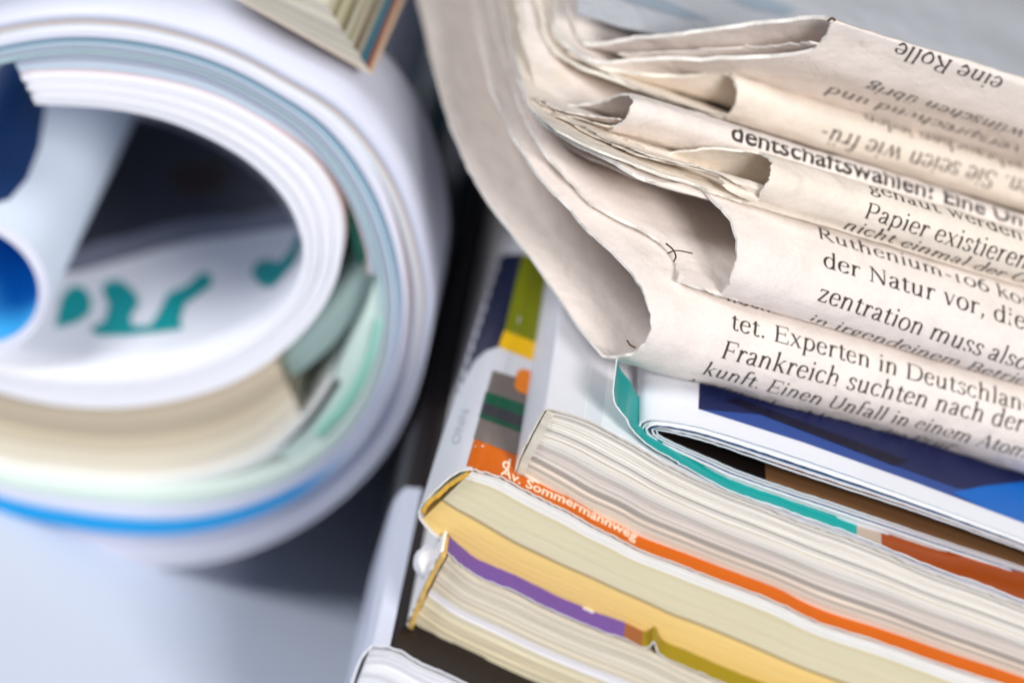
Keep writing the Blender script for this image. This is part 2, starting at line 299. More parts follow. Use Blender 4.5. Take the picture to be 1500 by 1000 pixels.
def bvh_of(objs):
    V = []; F = []
    for o in objs:
        k = len(V); mw = o.matrix_world; V += [mw @ v.co for v in o.data.vertices]; F += [tuple(k + i for i in p.vertices) for p in o.data.polygons]
    return BVHTree.FromPolygons(V, F)
def cast(tree, px, py, off=.06, miny=-9e9):
    d = Vector(ray(px, py)).normalized(); c = Vector(CAM * MM); loc, n, i, dist = tree.ray_cast(c, d)
    if loc is None or loc.y < miny * MM: return None
    if n.dot(d) > 0: n = -n
    return np.array(loc + n * off * MM) / MM
def decal(name, poly, tree, m, parent, col, step=6, off=.06, label=None, tris=None, miny=-9e9):
    """printed area laid on a real surface; poly in photo pixels"""
    bm = bmesh.new()
    if tris is None:
        f = bm.faces.new([bm.verts.new((x, y, 0)) for x, y in poly])
    else:
        vs = [bm.verts.new((x, y, 0)) for x, y in tris[0]]
        for t in tris[1]:
            try: bm.faces.new([vs[i] for i in t])
            except ValueError: pass
    xs = [v.co.x for v in bm.verts]; ys = [v.co.y for v in bm.verts]
    if step:
        for a, lo, hi in ((0, min(xs), max(xs)), (1, min(ys), max(ys))):
            q = lo + step
            while q < hi:
                co = [0, 0, 0]; no = [0, 0, 0]; co[a] = q; no[a] = 1
                bmesh.ops.bisect_plane(bm, geom=bm.verts[:] + bm.edges[:] + bm.faces[:], plane_co=co, plane_no=no); q += step
    bmesh.ops.triangulate(bm, faces=bm.faces[:]); bm.verts.ensure_lookup_table(); bm.verts.index_update()
    H = [cast(tree, v.co.x, v.co.y, off, miny) for v in bm.verts]; idx = {}; V = []
    for i, h in enumerate(H):
        if h is not None: idx[i] = len(V); V.append(h)
    F = []
    for f in bm.faces:
        ids = [v.index for v in f.verts]
        if all(i in idx for i in ids):
            P = [V[idx[i]] for i in ids]
            if max(np.linalg.norm(P[i] - P[i - 1]) for i in range(3)) < 9: F.append([idx[i] for i in reversed(ids)])
    bm.free()
    if not F: print('EMPTY DECAL', name); return None
    return mk(name, V, F, m, parent, [col] * len(F), False, label)
def decal_text(text, A, B, up, tree, m, parent, col, face='serif', off=-.01, name='printed_text', path=None):
    V, F, W = glyphs(text, face, off)
    if path:
        Q = resample(path, 200); pts = []
        for x, y in V:
            t = min(1, max(0, x / W)) * 199; i = min(198, int(t)); b = Q[i] + (Q[i + 1] - Q[i]) * (t - i); pts.append((b[0] + up[0] * y, b[1] + up[1] * y))
        return decal(name, None, tree, m, parent, col, step=0, tris=(pts, F), off=.09)
    A = np.array(A, float); r = (np.array(B) - A) / W; up = np.array(up, float)
    pts = [tuple(A + r * x + up * y) for x, y in V]
    return decal(name, None, tree, m, parent, col, step=0, tris=(pts, F), off=.09)

# ================================================================== SETTING
ZT = round(float(on_y(230, 831, 58.0)[2]), 2)
print('ZT', ZT)
tb = mk('table_top', [(-900, -500, ZT), (900, -500, ZT), (900, 900, ZT), (-900, 900, ZT)], [(0, 1, 2, 3)], M_table); tb['kind'] = 'structure'

# ================================================================== BOOKS (page block + cover)
def px3(pts, y, deg, k=5):
    P = smooth([(a, b) for a, b in pts], k); return np.array([on_y(a, b, y, deg) for a, b in P])
def page_block(parent, T, B, y, deg, nl, colf, depth, jit=.25, n=90, seed=0, name='page_block', wob=.25, sweep=None):
    Tp = resample(px3(T, y, deg), n); Bp = resample(px3(B, y, deg), n); X, Y = axes(deg if sweep is None else sweep)
    V = []; F = []; C = []; r = np.random.default_rng(seed)
    cuts = np.sort(r.uniform(0, 1, nl - 1)) * .5 + np.linspace(0, 1, nl + 1)[1:-1] * .5; cuts = np.r_[0, cuts, 1]
    for k in range(nl):
        a, b = cuts[k], cuts[k + 1]; dy = r.uniform(-jit, jit); c = colf((a + b) / 2, r); k0 = len(V)
        for i in range(n):
            t = i / (n - 1)
            wa = wob * nz(i * .05 + seed, a * 9) * math.sin(math.pi * a); wb = wob * nz(i * .05 + seed, b * 9) * math.sin(math.pi * b)
            q = dy + jit * .45 * nz(i * .13, k * 3.1, seed)
            lo = Bp[i] * (1 - a) + Tp[i] * a; hi = Bp[i] * (1 - b) + Tp[i] * b; lo = lo + (0, 0, wa); hi = hi + (0, 0, wb)
            V += [lo + Y * q, hi + Y * q, hi + Y * 3, lo + Y * 3]
        for i in range(n - 1):
            p = k0 + 4 * i; F += [(p, p + 4, p + 5, p + 1), (p + 1, p + 5, p + 6, p + 2), (p + 3, p + 7, p + 4, p)]; C += [c] * 3
        F.append((k0, k0 + 1, k0 + 2, k0 + 3)); C.append(c)
    # the body of the block behind the front ridges
    k0 = len(V); s = .15; c = colf(.5, r)
    for i in range(n): V += [Bp[i] + Y * 2.2 + (0, 0, s), Tp[i] + Y * 2.2 - (0, 0, s), Tp[i] + Y * depth - (0, 0, s), Bp[i] + Y * depth + (0, 0, s)]
    for i in range(n - 1):
        p = k0 + 4 * i; F += [(p, p + 4, p + 5, p + 1), (p + 1, p + 5, p + 6, p + 2), (p + 2, p + 6, p + 7, p + 3)]; C += [c] * 3
    F += [(k0, k0 + 1, k0 + 2, k0 + 3)]; C.append(c)
    return mk(name, V, F, M_pages, parent, C, False, kind='stuff')

def cover(parent, pts, y, deg, depth, th, out, rim, m=None, sweep=None, name='cover', colf=None, jag=.35, seed=0., label=None, k=7, nt=30, inn=None):
    X, Y = axes(deg); L = []
    seg = [[]]
    for p in pts:
        seg[-1].append(p[:2])
        if len(p) > 2: seg.append([p[:2]])                    # third value marks a sharp corner
    for s_ in seg:
        if len(s_) > 1:
            q = px3(s_, y, deg, k); L += list(q if not L else q[1:])
    L = np.array(L)
    for i in range(len(L)): L[i] += Y * 0 + np.array([0, 0, .10 * nz(i * .31 + seed)])
    sf = Surf(L, axes(sweep)[1] if sweep is not None else Y, depth, seed=seed)
    return sheet(name, sf, th, m or M_gloss, parent, nt, out, inn or rim, rim, jag, label, colf), sf

def tone(base, var, r, hue=0.0):
    v = 1 + r.uniform(-var, var); h = r.uniform(-hue, hue); return (base[0] * v * (1 + h), base[1] * v, base[2] * v * (1 - h))

WHITE = lin(232, 230, 232)
# ---- 1: bottom book with dark cover
G1 = 'books and magazines stacked flat in one pile'
b1 = thing('book', 'white paged book with black brown cover and white spine at the bottom of the pile', 'book', (40, -14, ZT), G1)
T1 = [(542, 951), (575, 953), (610, 972), (660, 995), (760, 1042), (1000, 1150), (1700, 1460)]
B1 = [(x + 24, y - 45) for x, y in [(466, 1130), (500, 1140), (560, 1165), (620, 1192), (720, 1240), (960, 1345), (1640, 1640)]]
page_block(b1, T1, B1, -15, 0, 30, lambda a, r: tone(lin(228, 228, 232), .15, r, .015), 190, .4, seed=1)
def c1(c, side): return lin(30, 21, 20) if ((c[2] > -66.5 and c[0] > -8.2) or c[1] > 34) else lin(216, 220, 236)  # shade of the roll painted on: the white spine turns dark further back
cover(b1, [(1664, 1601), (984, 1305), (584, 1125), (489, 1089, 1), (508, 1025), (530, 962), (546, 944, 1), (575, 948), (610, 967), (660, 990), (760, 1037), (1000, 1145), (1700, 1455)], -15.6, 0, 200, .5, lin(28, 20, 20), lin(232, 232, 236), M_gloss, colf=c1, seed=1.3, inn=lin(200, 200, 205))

zt0, zb0 = float(on_y(584, 1125, -15.6)[2]) - .8, ZT + .5
b0 = thing('book', 'lowest book, set back in shadow beneath the book with the white spine', 'book', (60, 0, ZT), G1)
Pf = lambda pts: [tuple(proj(np.array(p, float))) for p in pts]
page_block(b0, Pf([(12, 2, zt0 - .6), (60, 2, zt0 - .6), (140, 2, zt0 - .6)]), Pf([(12, 2, zb0 + .5), (60, 2, zb0 + .5), (140, 2, zb0 + .5)]), 2, 0, 20, lambda a, r: tone(lin(222, 216, 204), .1, r, .01), 170, .3, seed=8)
cover(b0, Pf([(140, 1.4, zb0), (60, 1.4, zb0)]) + [Pf([(11, 1.4, zb0)])[0] + (1,), Pf([(11, 1.4, zt0)])[0] + (1,)] + Pf([(60, 1.4, zt0), (140, 1.4, zt0)]), 1.4, 0, 175, .5, lin(60, 70, 96), lin(200, 200, 204), M_gloss, seed=8.3)

# ---- 2: cream book with purple cover, torn spine, glue
b2 = thing('book', 'cream paged book with purple and olive cover and torn glued spine, second from the bottom', 'book', (40, -8, -58), G1)
T2 = [(657, 813), (692, 842), (720, 855), (750, 868), (800, 893), (867, 922), (950, 953), (1000, 978), (1050, 1000), (1300, 1094), (1720, 1254)]
B2 = [(598, 926), (640, 952), (735, 997), (900, 1065), (1100, 1148), (1700, 1395)]
def p2(a, r):
    if .50 < a < .56: return lin(232, 230, 234)
    return tone(lin(228, 218, 190) if a < .5 else lin(218, 210, 192), .18, r, .025)
page_block(b2, T2, B2, -6.8, 0, 42, p2, 170, .25, seed=2)
def c2(c, side):
    p = proj(c)[0] if c[1] < -2 else None
    x = c[0]
    return lin(108, 78, 158) if x < 31 else (lin(150, 92, 58) if x < 35 else lin(150, 132, 30))
cover(b2, [(650, 803), (658, 811), (670, 822), (692, 839), (720, 852), (750, 864), (800, 889), (867, 918), (913, 934), (948, 948), (957, 939, 1), (967, 958), (1000, 974), (1050, 996), (1300, 1090), (1720, 1250)], -7.3, 0, 150, .3, lin(120, 75, 175), lin(222, 218, 214), M_gloss, colf=c2, seed=2.1)
cover(b2, [(1700, 1400), (1100, 1152), (900, 1069), (735, 1001), (640, 956), (594, 930, 1), (600, 905), (612, 880), (628, 845), (648, 806)], -8.6, 0, 150, .5, lin(236, 233, 236), lin(240, 238, 236), M_paper, seed=2.7, jag=1.1, name='spine_cover')
# yellowed glue on the torn spine
L = px3([(601, 922), (608, 900), (620, 872), (634, 842), (650, 812)], -9.3, 0, 8)
sheet('glue_line', Surf(L, axes(0)[1], 6, wave=.12, seed=4.), .8, M_paper, b2, 6, lin(206, 168, 92), jag=.3)
bm = bmesh.new(); bmesh.ops.create_icosphere(bm, subdivisions=4, radius=1)
gc = on_y(628, 822, -4, 0)
V = []
for v in bm.verts:
    c = np.array(v.co); k = 1 + .16 * nz(*(c * 1.6)) + .05 * nz(*(c * 4)); V.append(gc + c * k * (2.6, 3.2, 3.0))
mk('glue_lump', V, [[v.index for v in f.verts] for f in bm.faces], M_glue, b2); bm.free()

# ---- 3: yellow and beige paged magazine with orange cover
D3 = -3.5
b3 = thing('magazine', 'thick magazine with yellow and beige page edges under an orange printed cover', 'magazine', (40, 0, -32), G1)
CL3 = [(690, 687), (703, 690), (733, 698), (767, 716), (800, 733), (833, 749), (867, 769), (900, 785), (933, 803), (1000, 828), (1067, 854), (1133, 879), (1200, 911), (1300, 943), (1400, 979), (1477, 1003), (1720, 1092)]
T3 = [(x, y + 4) for x, y in CL3]
B3 = [(619, 760), (640, 781), (680, 806), (720, 831), (760, 850), (800, 866), (867, 893), (933, 925), (957, 938), (1000, 953), (1100, 996), (1300, 1075), (1700, 1235)]
def p3(a, r):
    if a < .40: return tone(lin(236, 204, 132), .025, r, .01)
    if a < .42: return tone(lin(170, 150, 110), .1, r)
    if a < .83: return tone(lin(218, 209, 178), .025, r, .01)
    if a < .86: return tone(lin(212, 200, 160), .05, r)
    return tone(lin(236, 234, 228), .09, r, .01)
page_block(b3, T3, B3, -2.9, 0, 60, p3, 150, .05, seed=3, wob=.04, sweep=D3)
_c3 = px3(CL3, -3.5, 0)
def top3(c): return c[2] > np.interp(c[0], _c3[:, 0], _c3[:, 2]) - 1.5
cv3, sf3 = cover(b3, [(x, y + 5) for x, y in B3[:0:-1]] + [(635, 783), (614, 758, 1), (616, 745), (640, 716), (665, 695)] + CL3, -3.5, 0, 150, .32, lin(226, 226, 232), lin(228, 224, 216), M_gloss, sweep=D3, seed=3.4, jag=.3, colf=lambda c, sd: lin(208, 100, 8) if (c[0] > -7.3 and c[2] > -60 and top3(c) and c[1] < 3) else lin(226, 226, 232))
L = px3([(619, 752), (626, 738), (645, 722), (665, 706), (684, 695)], -3.9, 0, 8)
def cgl(c, s): return lin(224, 172, 60) if c[2] < -27.5 else lin(176, 166, 122)
sheet('glue_line', Surf(L, axes(D3)[1], 5, wave=.12, seed=9.), .8, M_paper, b3, 6, lin(215, 165, 60), jag=.3, colf=cgl)
t3 = bvh_of([cv3])
OR = lin(208, 100, 8)
def strip(pts_top, pts_bot): return list(pts_top) + list(reversed(pts_bot))
decal('orange_panel', strip([(696, 638), (757, 660), (830, 690), (1000, 752), (1200, 850), (1440, 940), (1560, 985)],
                            [(683, 683)] + [(x, y - 5) for x, y in CL3[1:-1]] + [(1560, 1028)]), t3, M_print, b3, OR, step=9, off=.06)
decal('photo_panel', [(722, 543), (800, 566), (776, 678), (757, 667), (694, 643)], t3, M_print, b3, lin(120, 110, 104), off=.13)
decal('photo_panel', [(712, 574), (790, 600), (786, 618), (708, 590)], t3, M_print, b3, lin(14, 92, 66), off=.17)
decal('photo_panel', [(708, 589), (786, 617), (781, 634), (704, 606)], t3, M_print, b3, lin(60, 60, 66), off=.17)
decal('photo_panel', [(704, 606), (781, 633), (779, 640), (702, 612)], t3, M_print, b3, lin(20, 88, 60), off=.20)
decal('photo_panel', [(776, 590), (786, 592), (768, 668), (757, 664)], t3, M_print, b3, lin(40, 52, 56), off=.23)
decal('orange_mark', [(757, 546), (764, 541), (774, 543), (779, 548), (788, 549), (796, 556), (795, 574), (788, 588), (779, 587), (773, 580), (757, 573), (753, 566)], t3, M_print, b3, lin(240, 134, 26), off=.21)
decal('yellow_panel', [(739, 484), (818, 515), (811, 541), (730, 508)], t3, M_print, b3, lin(250, 196, 10))
decal('green_panel', [(766, 372), (860, 400), (818, 515), (739, 484)], t3, M_print, b3, lin(124, 130, 4))
decal('navy_panel', [(766, 372), (739, 484), (733, 507), (712, 514), (696, 528), (684, 548), (664, 590), (650, 620), (640, 560), (690, 420), (715, 372)], t3, M_print, b3, lin(12, 20, 54), off=.05)
decal_text('d', (734, 684), (747, 689), (5, -22), t3, M_print, b3, lin(250, 226, 200), 'sans_bold')
decal_text('Av. Sommermannweg', None, None, (5, -17), t3, M_print, b3, lin(250, 226, 200), 'sans_bold', path=[(x, y - 3.5 - min(6, max(0, (x - 760) / 14))) for x, y in CL3 if 730 < x < 940])
decal_text('ONN', (672, 652), (688, 598), (-17, -2), t3, M_print, b3, lin(176, 178, 190), 'sans')

# ---- 4: pale book with many fine pages
b4 = thing('book', 'thick white covered book with pale grey fine pages above the orange magazine', 'book', (50, 0, -15), G1)
CL4 = [(804, 599), (852, 613), (918, 646), (960, 671), (1000, 692), (1067, 722), (1100, 734), (1180, 766), (1237, 786), (1300, 811), (1367, 840), (1433, 863), (1500, 889), (1720, 970)]
T4 = [(x, y + 3) for x, y in CL4]
B4 = [(757, 692), (800, 718), (817, 728), (850, 748), (897, 768), (933, 788), (1000, 814), (1067, 841), (1133, 866), (1200, 896), (1300, 929), (1400, 966), (1500, 1001), (1720, 1085)]
def p4(a, r):
    c = lin(230, 225, 216) if a > .5 else (lin(216, 207, 199) if a > .25 else lin(228, 220, 208))
    return tone(tuple(x * .60 for x in c) if r.uniform() < .15 else c, .17, r, .02)
page_block(b4, T4, B4, 0, 0, 62, p4, 150, .25, seed=5, wob=.22)
cv4, sf4 = cover(b4, [(x, y + 3) for x, y in B4[::-1]] + [(754, 694, 1), (762, 668), (782, 628), (798, 599, 1)] + CL4, -.6, 0, 170, .38, lin(224, 224, 228), lin(205, 198, 184), M_paper, seed=5.5, jag=.4, inn=lin(224, 224, 230))
L = px3([(757, 693), (764, 672), (784, 632), (801, 602)], -.5, 0, 8)
sheet('spine_glue', Surf(L + np.array([.7, 0, 0]), axes(0)[1], 4, wave=.3, seed=14.), 1.5, M_paper, b4, 6, lin(206, 200, 186), jag=.3)

# ---- 5: saddle folded magazine with blue picture
D5 = 4.0
m5 = thing('magazine', 'thin folded magazine with blue picture and teal cover lying under the newspapers', 'magazine', (50, 3, 1), G1)
# loose inner leaf lying on the pale book
cover(m5, [(855, 612), (918, 642), (960, 667), (1000, 687), (1067, 719), (1133, 742), (1240, 781), (1300, 804), (1500, 881), (1720, 962)], -.3, 0, 120, .2, lin(222, 226, 236), lin(235, 235, 238), M_paper, name='leaf', seed=6.1, jag=.2)
def c5(c, side):
    q = c[0]
    if side > 0 or True:
        return lin(20, 160, 156) if q < 60.5 else (lin(190, 172, 156) if q < 65 else lin(158, 70, 18))
cover(m5, [(898, 572), (901, 591), (915, 609), (927, 630), (945, 648), (990, 675), (1000, 681), (1067, 717), (1133, 740), (1180, 757), (1237, 777), (1300, 802), (1367, 830), (1433, 853), (1500, 879), (1720, 962)], -.9, 0, 11, .25, lin(20, 160, 156), lin(234, 238, 240), M_gloss, name='cover', colf=c5, seed=6.6, jag=.25)
Uo = [(1720, 872), (1500, 787), (1340, 727), (1177, 669), (1050, 629), (1000, 617), (962, 612), (944, 613), (934, 621), (934, 631), (945, 645), (990, 669), (1050, 699), (1100, 718), (1250, 769), (1400, 820), (1500, 853), (1720, 930)]
Ui = [(1720, 892), (1500, 807), (1340, 750), (1177, 697), (1085, 665), (1030, 646), (995, 637), (970, 631), (962, 630), (963, 634), (985, 646), (1040, 670), (1080, 687), (1100, 695), (1250, 745), (1400, 796), (1500, 829), (1720, 905)]
lay = [(0, .16, lin(236, 238, 242)), (.20, .34, lin(225, 232, 238)), (.38, .5, lin(240, 240, 242)), (.53, .62, lin(30, 84, 130)), (.64, .80, lin(232, 234, 240)), (.84, 1, lin(214, 222, 230))]
Us, Is = resample(smooth(Uo, 8), 170), resample(smooth(Ui, 8), 170)
lf = []
print('M5z', [round(on_y(a, b, 1.4, D5)[2], 1) for a, b in Uo[8:]])
print('M5zU', [round(on_y(a, b, 1.4, D5)[2], 1) for a, b in Uo[:8]])
for k, (a, b, c) in enumerate(lay):
    mid = Us * (1 - (a + b) / 2) + Is * ((a + b) / 2); L = np.array([on_y(p[0], p[1], 2.0 + .25 * math.sin(k * 2.3) + max(0, (p[0] - 1260) / 8.0) * .17, 0) for p in mid])
    th = (b - a) * 2.2
    if k == 0: outc = lin(232, 234, 242)
    elif k == 5: outc = lin(168, 128, 84)
    else: outc = c
    cin = None
    if k == 5: cin = lambda c, sd: lin(22, 16, 14) if c[0] < 41 else lin(116, 82, 54)  # gloom inside the fold put into the colour, near black by the crease
    s_ = Surf(L, axes(D5)[1], 105, seed=7 + k)
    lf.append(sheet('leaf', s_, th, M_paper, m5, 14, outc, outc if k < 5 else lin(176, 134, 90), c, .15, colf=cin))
t5 = bvh_of([lf[0]])
decal('blue_picture', [(1026, 530), (1560, 700), (1560, 787), (1500, 766), (1340, 706), (1177, 648), (1023, 599)], t5, M_print, m5, lin(44, 74, 146), step=14)
decal('blue_picture', [(1026, 530), (1560, 640), (1560, 735), (1400, 715), (1250, 660), (1160, 612), (1023, 599)], t5, M_print, m5, lin(24, 32, 76), step=14, off=.10)
decal('blue_picture', [(1395, 722), (1440, 712), (1560, 700), (1560, 787), (1500, 766), (1440, 744)], t5, M_print, m5, lin(0, 100, 190), step=14, off=.14)
for poly in ([(1060, 587), (1080, 583), (1330, 675), (1310, 683)],):
    decal('blue_picture', poly, t5, M_print, m5, lin(10, 8, 40), step=14, off=.13)

# ================================================================== NEWSPAPERS
DN = 11.4; XN, YN = axes(DN)
GN = 'folded newspapers piled on top of the stack'
NCOL = lin(234, 224, 217); NWARM = lin(234, 223, 210)
def news_edge(segs, k=6):
    L = []; marks = []
    for s_ in segs:
        pts = []
        for p in s_:
            if p[2] == 'c':
                c0 = YN * p[3] + np.array([0, 0, p[4]]); xs = np.linspace(-60, 120, 1801); pp = proj(c0 + xs[:, None] * XN); pts.append(c0 + XN * xs[np.argmin(abs(pp[:, 0] - p[0]))]); continue
            pts.append(on_z(p[0], p[1], p[3]) if p[2] == 'z' else on_y(p[0], p[1], p[3], DN))
        q = smooth(pts, k); marks.append(len(L)); L += list(q if not L else q[1:])
    L = np.array(L); return L, marks
def newspaper(label, segs, face_i, th, col, seed, wave=.5, jag=.4, lines=(), inn=None, length=125, m=None, k=6, show=True):
    L, marks = news_edge(segs, k)
    root = thing('folded_newspaper', label, 'newspaper', (L[:, 0].mean() + 50, L[:, 1].min(), L[:, 2].min()), GN)
    sf = Surf(L, XN, length, wave, seed)
    if show: print('Z', label[:26], [(round(float(a)), round(float(b))) for a, b in zip(L[::k] @ YN, L[::k, 2])])
    if show:
        yy = L @ YN; print('NEWS', label[:30], 'y', yy[::k].round(0), 'z', L[::k, 2].round(0))
    sheet('outer_sheet', sf, th, M_news, root, 90, col, inn or col, tuple(min(.93, c * 1.15 + .03) for c in col), jag)  # rim coloured lighter to carry the lit glow of the cut edges
    n = len(L)
    for ln in lines:
        kw = ln[5] if len(ln) > 5 else {}
        print_line(sf, (int(face_i[0] * k), min(n - 1, int(face_i[1] * k))), th, root, *ln[:5], **kw)
    return root, sf

N1 = [[(596, -90, 'z', 8), (612, 0, 'z', 8), (640, 120, 'z', 8), (672, 215, 'z', 8), (705, 278, 'z', 8), (790, 398, 'z', 8), (882, 521, 'z', 8)],
      [(882, 521, 'z', 8), (904, 511, 'c', 7.0, 10.0), (922, 504, 'c', 5.5, 12.4), (941, 492, 'c', 4.7, 15.6), (953, 467, 'c', 5.2, 19), (949, 438, 'c', 7.2, 22), (928, 402, 'c', 11.5, 24.2), (890, 363, 'z', 25), (860, 337, 'z', 25), (830, 302, 'z', 25), (793, 264, 'z', 24.6), (745, 190, 'z', 23), (712, 110, 'z', 21.5), (692, 0, 'z', 20), (684, -90, 'z', 19)]]
n1, s1 = newspaper('lowest folded newspaper, printed Experten in Deutschland, its sharp corner pointing left', N1, (6, 14), .55, NCOL, 1.0, lines=[
    ('', 'tet. Experten in Deutschlan', 'd ist', (1068, 482), (1497, 602)),
    ('', 'Frankreich suchten nach der', ' Kun', (1053, 522), (1497, 632)),
    ('', 'kunft. Einen Unfall in ein', 'em Atom', (1026, 545), (1377, 634)),
    ('', 'kraftwerk schlossen', ' die Pruf', (1003, 556), (1275, 626)),
    ('', 'noch', '', (1062, 441), (1130, 460))])
N2 = [[(700, -90, 'z', 21), (716, 0, 'z', 22), (735, 80, 'z', 23.5), (765, 168, 'z', 25.2), (800, 228, 'z', 26.5), (833, 262, 'z', 26.5), (867, 298, 'z', 26.5), (900, 317, 'z', 26.5), (947, 340, 'z', 26.5), (973, 360, 'z', 26.3), (990, 385, 'z', 26), (993, 411, 'z', 26)],
      [(993, 411, 'z', 26), (1030, 424, 'z', 26), (1054, 430, 'c', 10.8, 26), (1062, 415, 'c', 9.6, 28.5), (1071, 388, 'c', 9.3, 31.4), (1079, 362, 'c', 10.4, 34.1), (1078, 342, 'c', 12.6, 36.4), (1072, 322, 'c', 15.6, 37.7), (1058, 312, 'c', 18.5, 38.3)],
      [(1058, 312, 'c', 18.5, 38.3), (1017, 300, 'c', 23, 38.6), (943, 265, 'z', 37.5), (890, 235, 'z', 37), (830, 205, 'z', 35), (782, 165, 'z', 31.5), (752, 90, 'z', 28), (738, 0, 'z', 26), (730, -90, 'z', 25)]]
n2, s2 = newspaper('folded newspaper with the line der Natur vor, second from the bottom of the papers', N2, (12, 22), .7, NCOL, 2.0, lines=[
    ('', 'Ruthenium-106 ko', 'mmt', (1197, 350), (1497, 448)),
    ('', 'der Natur vor, die', ' Kon', (1203, 391), (1500, 484)),
    ('', 'zentration muss also', ' aus', (1194, 438), (1500, 540)),
    ('', 'in irgendeinem Betrie', 'b ent', (1180, 470), (1498, 563))])
N3 = [[(730, -90, 'z', 27), (742, 0, 'z', 28), (756, 80, 'z', 30), (782, 165, 'z', 34), (830, 200, 'z', 38), (900, 229, 'z', 39), (960, 252, 'z', 39.5), (1010, 268, 'z', 39.7), (1050, 283, 'z', 39.7), (1090, 297, 'z', 39.7)],
      [(1090, 297, 'z', 39.7), (1104, 294, 'y', 20.6), (1113, 286, 'y', 19.6), (1122, 266, 'y', 19.6), (1129, 247, 'y', 21.2), (1128, 234, 'y', 23.6), (1116, 224, 'y', 26)],
      [(1116, 224, 'y', 26), (1085, 219, 'y', 28), (1030, 217, 'y', 30), (990, 224, 'y', 31.5), (955, 231, 'y', 33), (910, 213, 'y', 36), (860, 190, 'y', 41), (800, 160, 'y', 47), (770, 80, 'y', 62), (755, 0, 'y', 80), (748, -90, 'y', 102)]]
n3, s3 = newspaper('folded newspaper with the words Papier existieren and a ragged torn left end', N3, (9, 16), .45, NWARM, 3.0, jag=.8, lines=[
    ('', 'genaut werden', ', die', (1273, 281), (1500, 355)),
    ('', 'Papier existieren', ' nur', (1263, 317), (1502, 393)),
    ('', 'nicht einmal der G', 'renz', (1232, 333), (1500, 413))])
N4 = [[(748, -90, 'y', 101), (760, 0, 'y', 79), (774, 80, 'y', 62), (796, 150, 'y', 48), (830, 170, 'y', 43), (862, 184, 'y', 39), (884, 191, 'y', 36.5)],
      [(884, 191, 'y', 36.5), (899, 187, 'y', 34), (913, 177, 'y', 33), (922, 162, 'y', 33), (927, 149, 'y', 34.5), (923, 139, 'y', 37.5)],
      [(923, 139, 'y', 37.5), (905, 140, 'y', 41), (880, 148, 'y', 44), (850, 153, 'y', 46), (815, 153, 'y', 49), (788, 135, 'y', 53), (776, 70, 'y', 65), (766, 0, 'y', 79), (758, -90, 'y', 101)]]
n4, s4 = newspaper('narrow rolled newspaper with the bold headline dentschaftswahlen in sans letters', N4, (6, 11.4), .45, NCOL, 4.0, jag=.6, lines=[
    ('', 'dentschaftswahlen?', ' Eine Un', (1068, 204), (1370, 294), dict(face='sans_bold', em=4.4))])
N5 = [[(770, -90, 'y', 100), (784, 0, 'y', 78), (802, 60, 'y', 66), (845, 95, 'y', 57), (900, 118, 'y', 52), (960, 140, 'y', 49), (1020, 160, 'y', 47), (1060, 172, 'y', 45)],
      [(1060, 172, 'y', 45), (1072, 163, 'y', 44), (1078, 145, 'y', 44), (1078, 128, 'y', 45), (1070, 111, 'y', 48), (1055, 108, 'y', 50)],
      [(1055, 108, 'y', 50), (1000, 113, 'y', 51), (930, 108, 'y', 53), (870, 95, 'y', 56), (820, 60, 'y', 64), (800, 0, 'y', 77), (788, -90, 'y', 99)]]
n5, s5 = newspaper('folded newspaper with upside down line Sie seien wie, second from top of the papers', N5, (7, 11.6), .7, NWARM, 5.0, lines=[
    ('en. ', 'Sie seien wie frü-', '', (1462, 253), (1205, 184)),
    ('', 'gebrauchen jeden', '', (1500, 226), (1262, 156))])
N6 = [[(795, -90, 'y', 98), (807, 0, 'y', 76), (818, 56, 'y', 64), (870, 91, 'y', 56), (930, 87, 'y', 54), (1000, 86, 'y', 50), (1080, 83, 'y', 46), (1150, 80, 'y', 42.5), (1190, 73, 'y', 41.5), (1206, 60, 'y', 41), (1215, 45, 'y', 40.3), (1220, 30, 'y', 40)],
      [(1220, 30, 'y', 40), (1205, 25, 'y', 43), (1150, 31, 'y', 47), (1080, 39, 'y', 51), (1000, 49, 'y', 54), (930, 57, 'y', 57), (858, 64, 'y', 62), (838, 30, 'y', 69), (828, -10, 'y', 77), (818, -90, 'y', 97)]]
n6, s6 = newspaper('topmost folded newspaper of the pile with upside down words eine Rolle and a raised crease', N6, (5, 11), .8, NCOL, 6.0, wave=.8, lines=[
    ('', 'eine Rolle', '', (1472, 114), (1315, 62)),
    ('zu ', 'wünschen übrig', '', (1505, 190), (1273, 118)),
    ('', 'versprechend und', '', (1500, 214), (1215, 124))])

# page lying behind, with large pale blue printing
zb = 43
bgp = thing('newspaper_page', 'blurred grey newspaper page with large pale blue lettering behind the topmost fold', 'newspaper', (60, 80, zb))
Lb = np.array([on_z(848, 20, zb) + YN * d + np.array([0, 0, .5 * math.sin(d * .05)]) for d in np.linspace(0, 190, 40)])
sb = Surf(Lb, XN, 190, 1.2, 11.0)
pg = sheet('page', sb, .4, M_news, bgp, 30, lin(190, 193, 200), jag=.3)
tb_ = bvh_of([pg])
for poly in ([(905, 0), (1000, 28), (1040, 30), (960, -5), (900, -10)], [(1050, -10), (1090, 12), (1150, 26), (1165, 14), (1100, -12)]):
    decal('printed_text', poly, tb_, M_print, bgp, lin(162, 176, 190), step=12, off=.15)

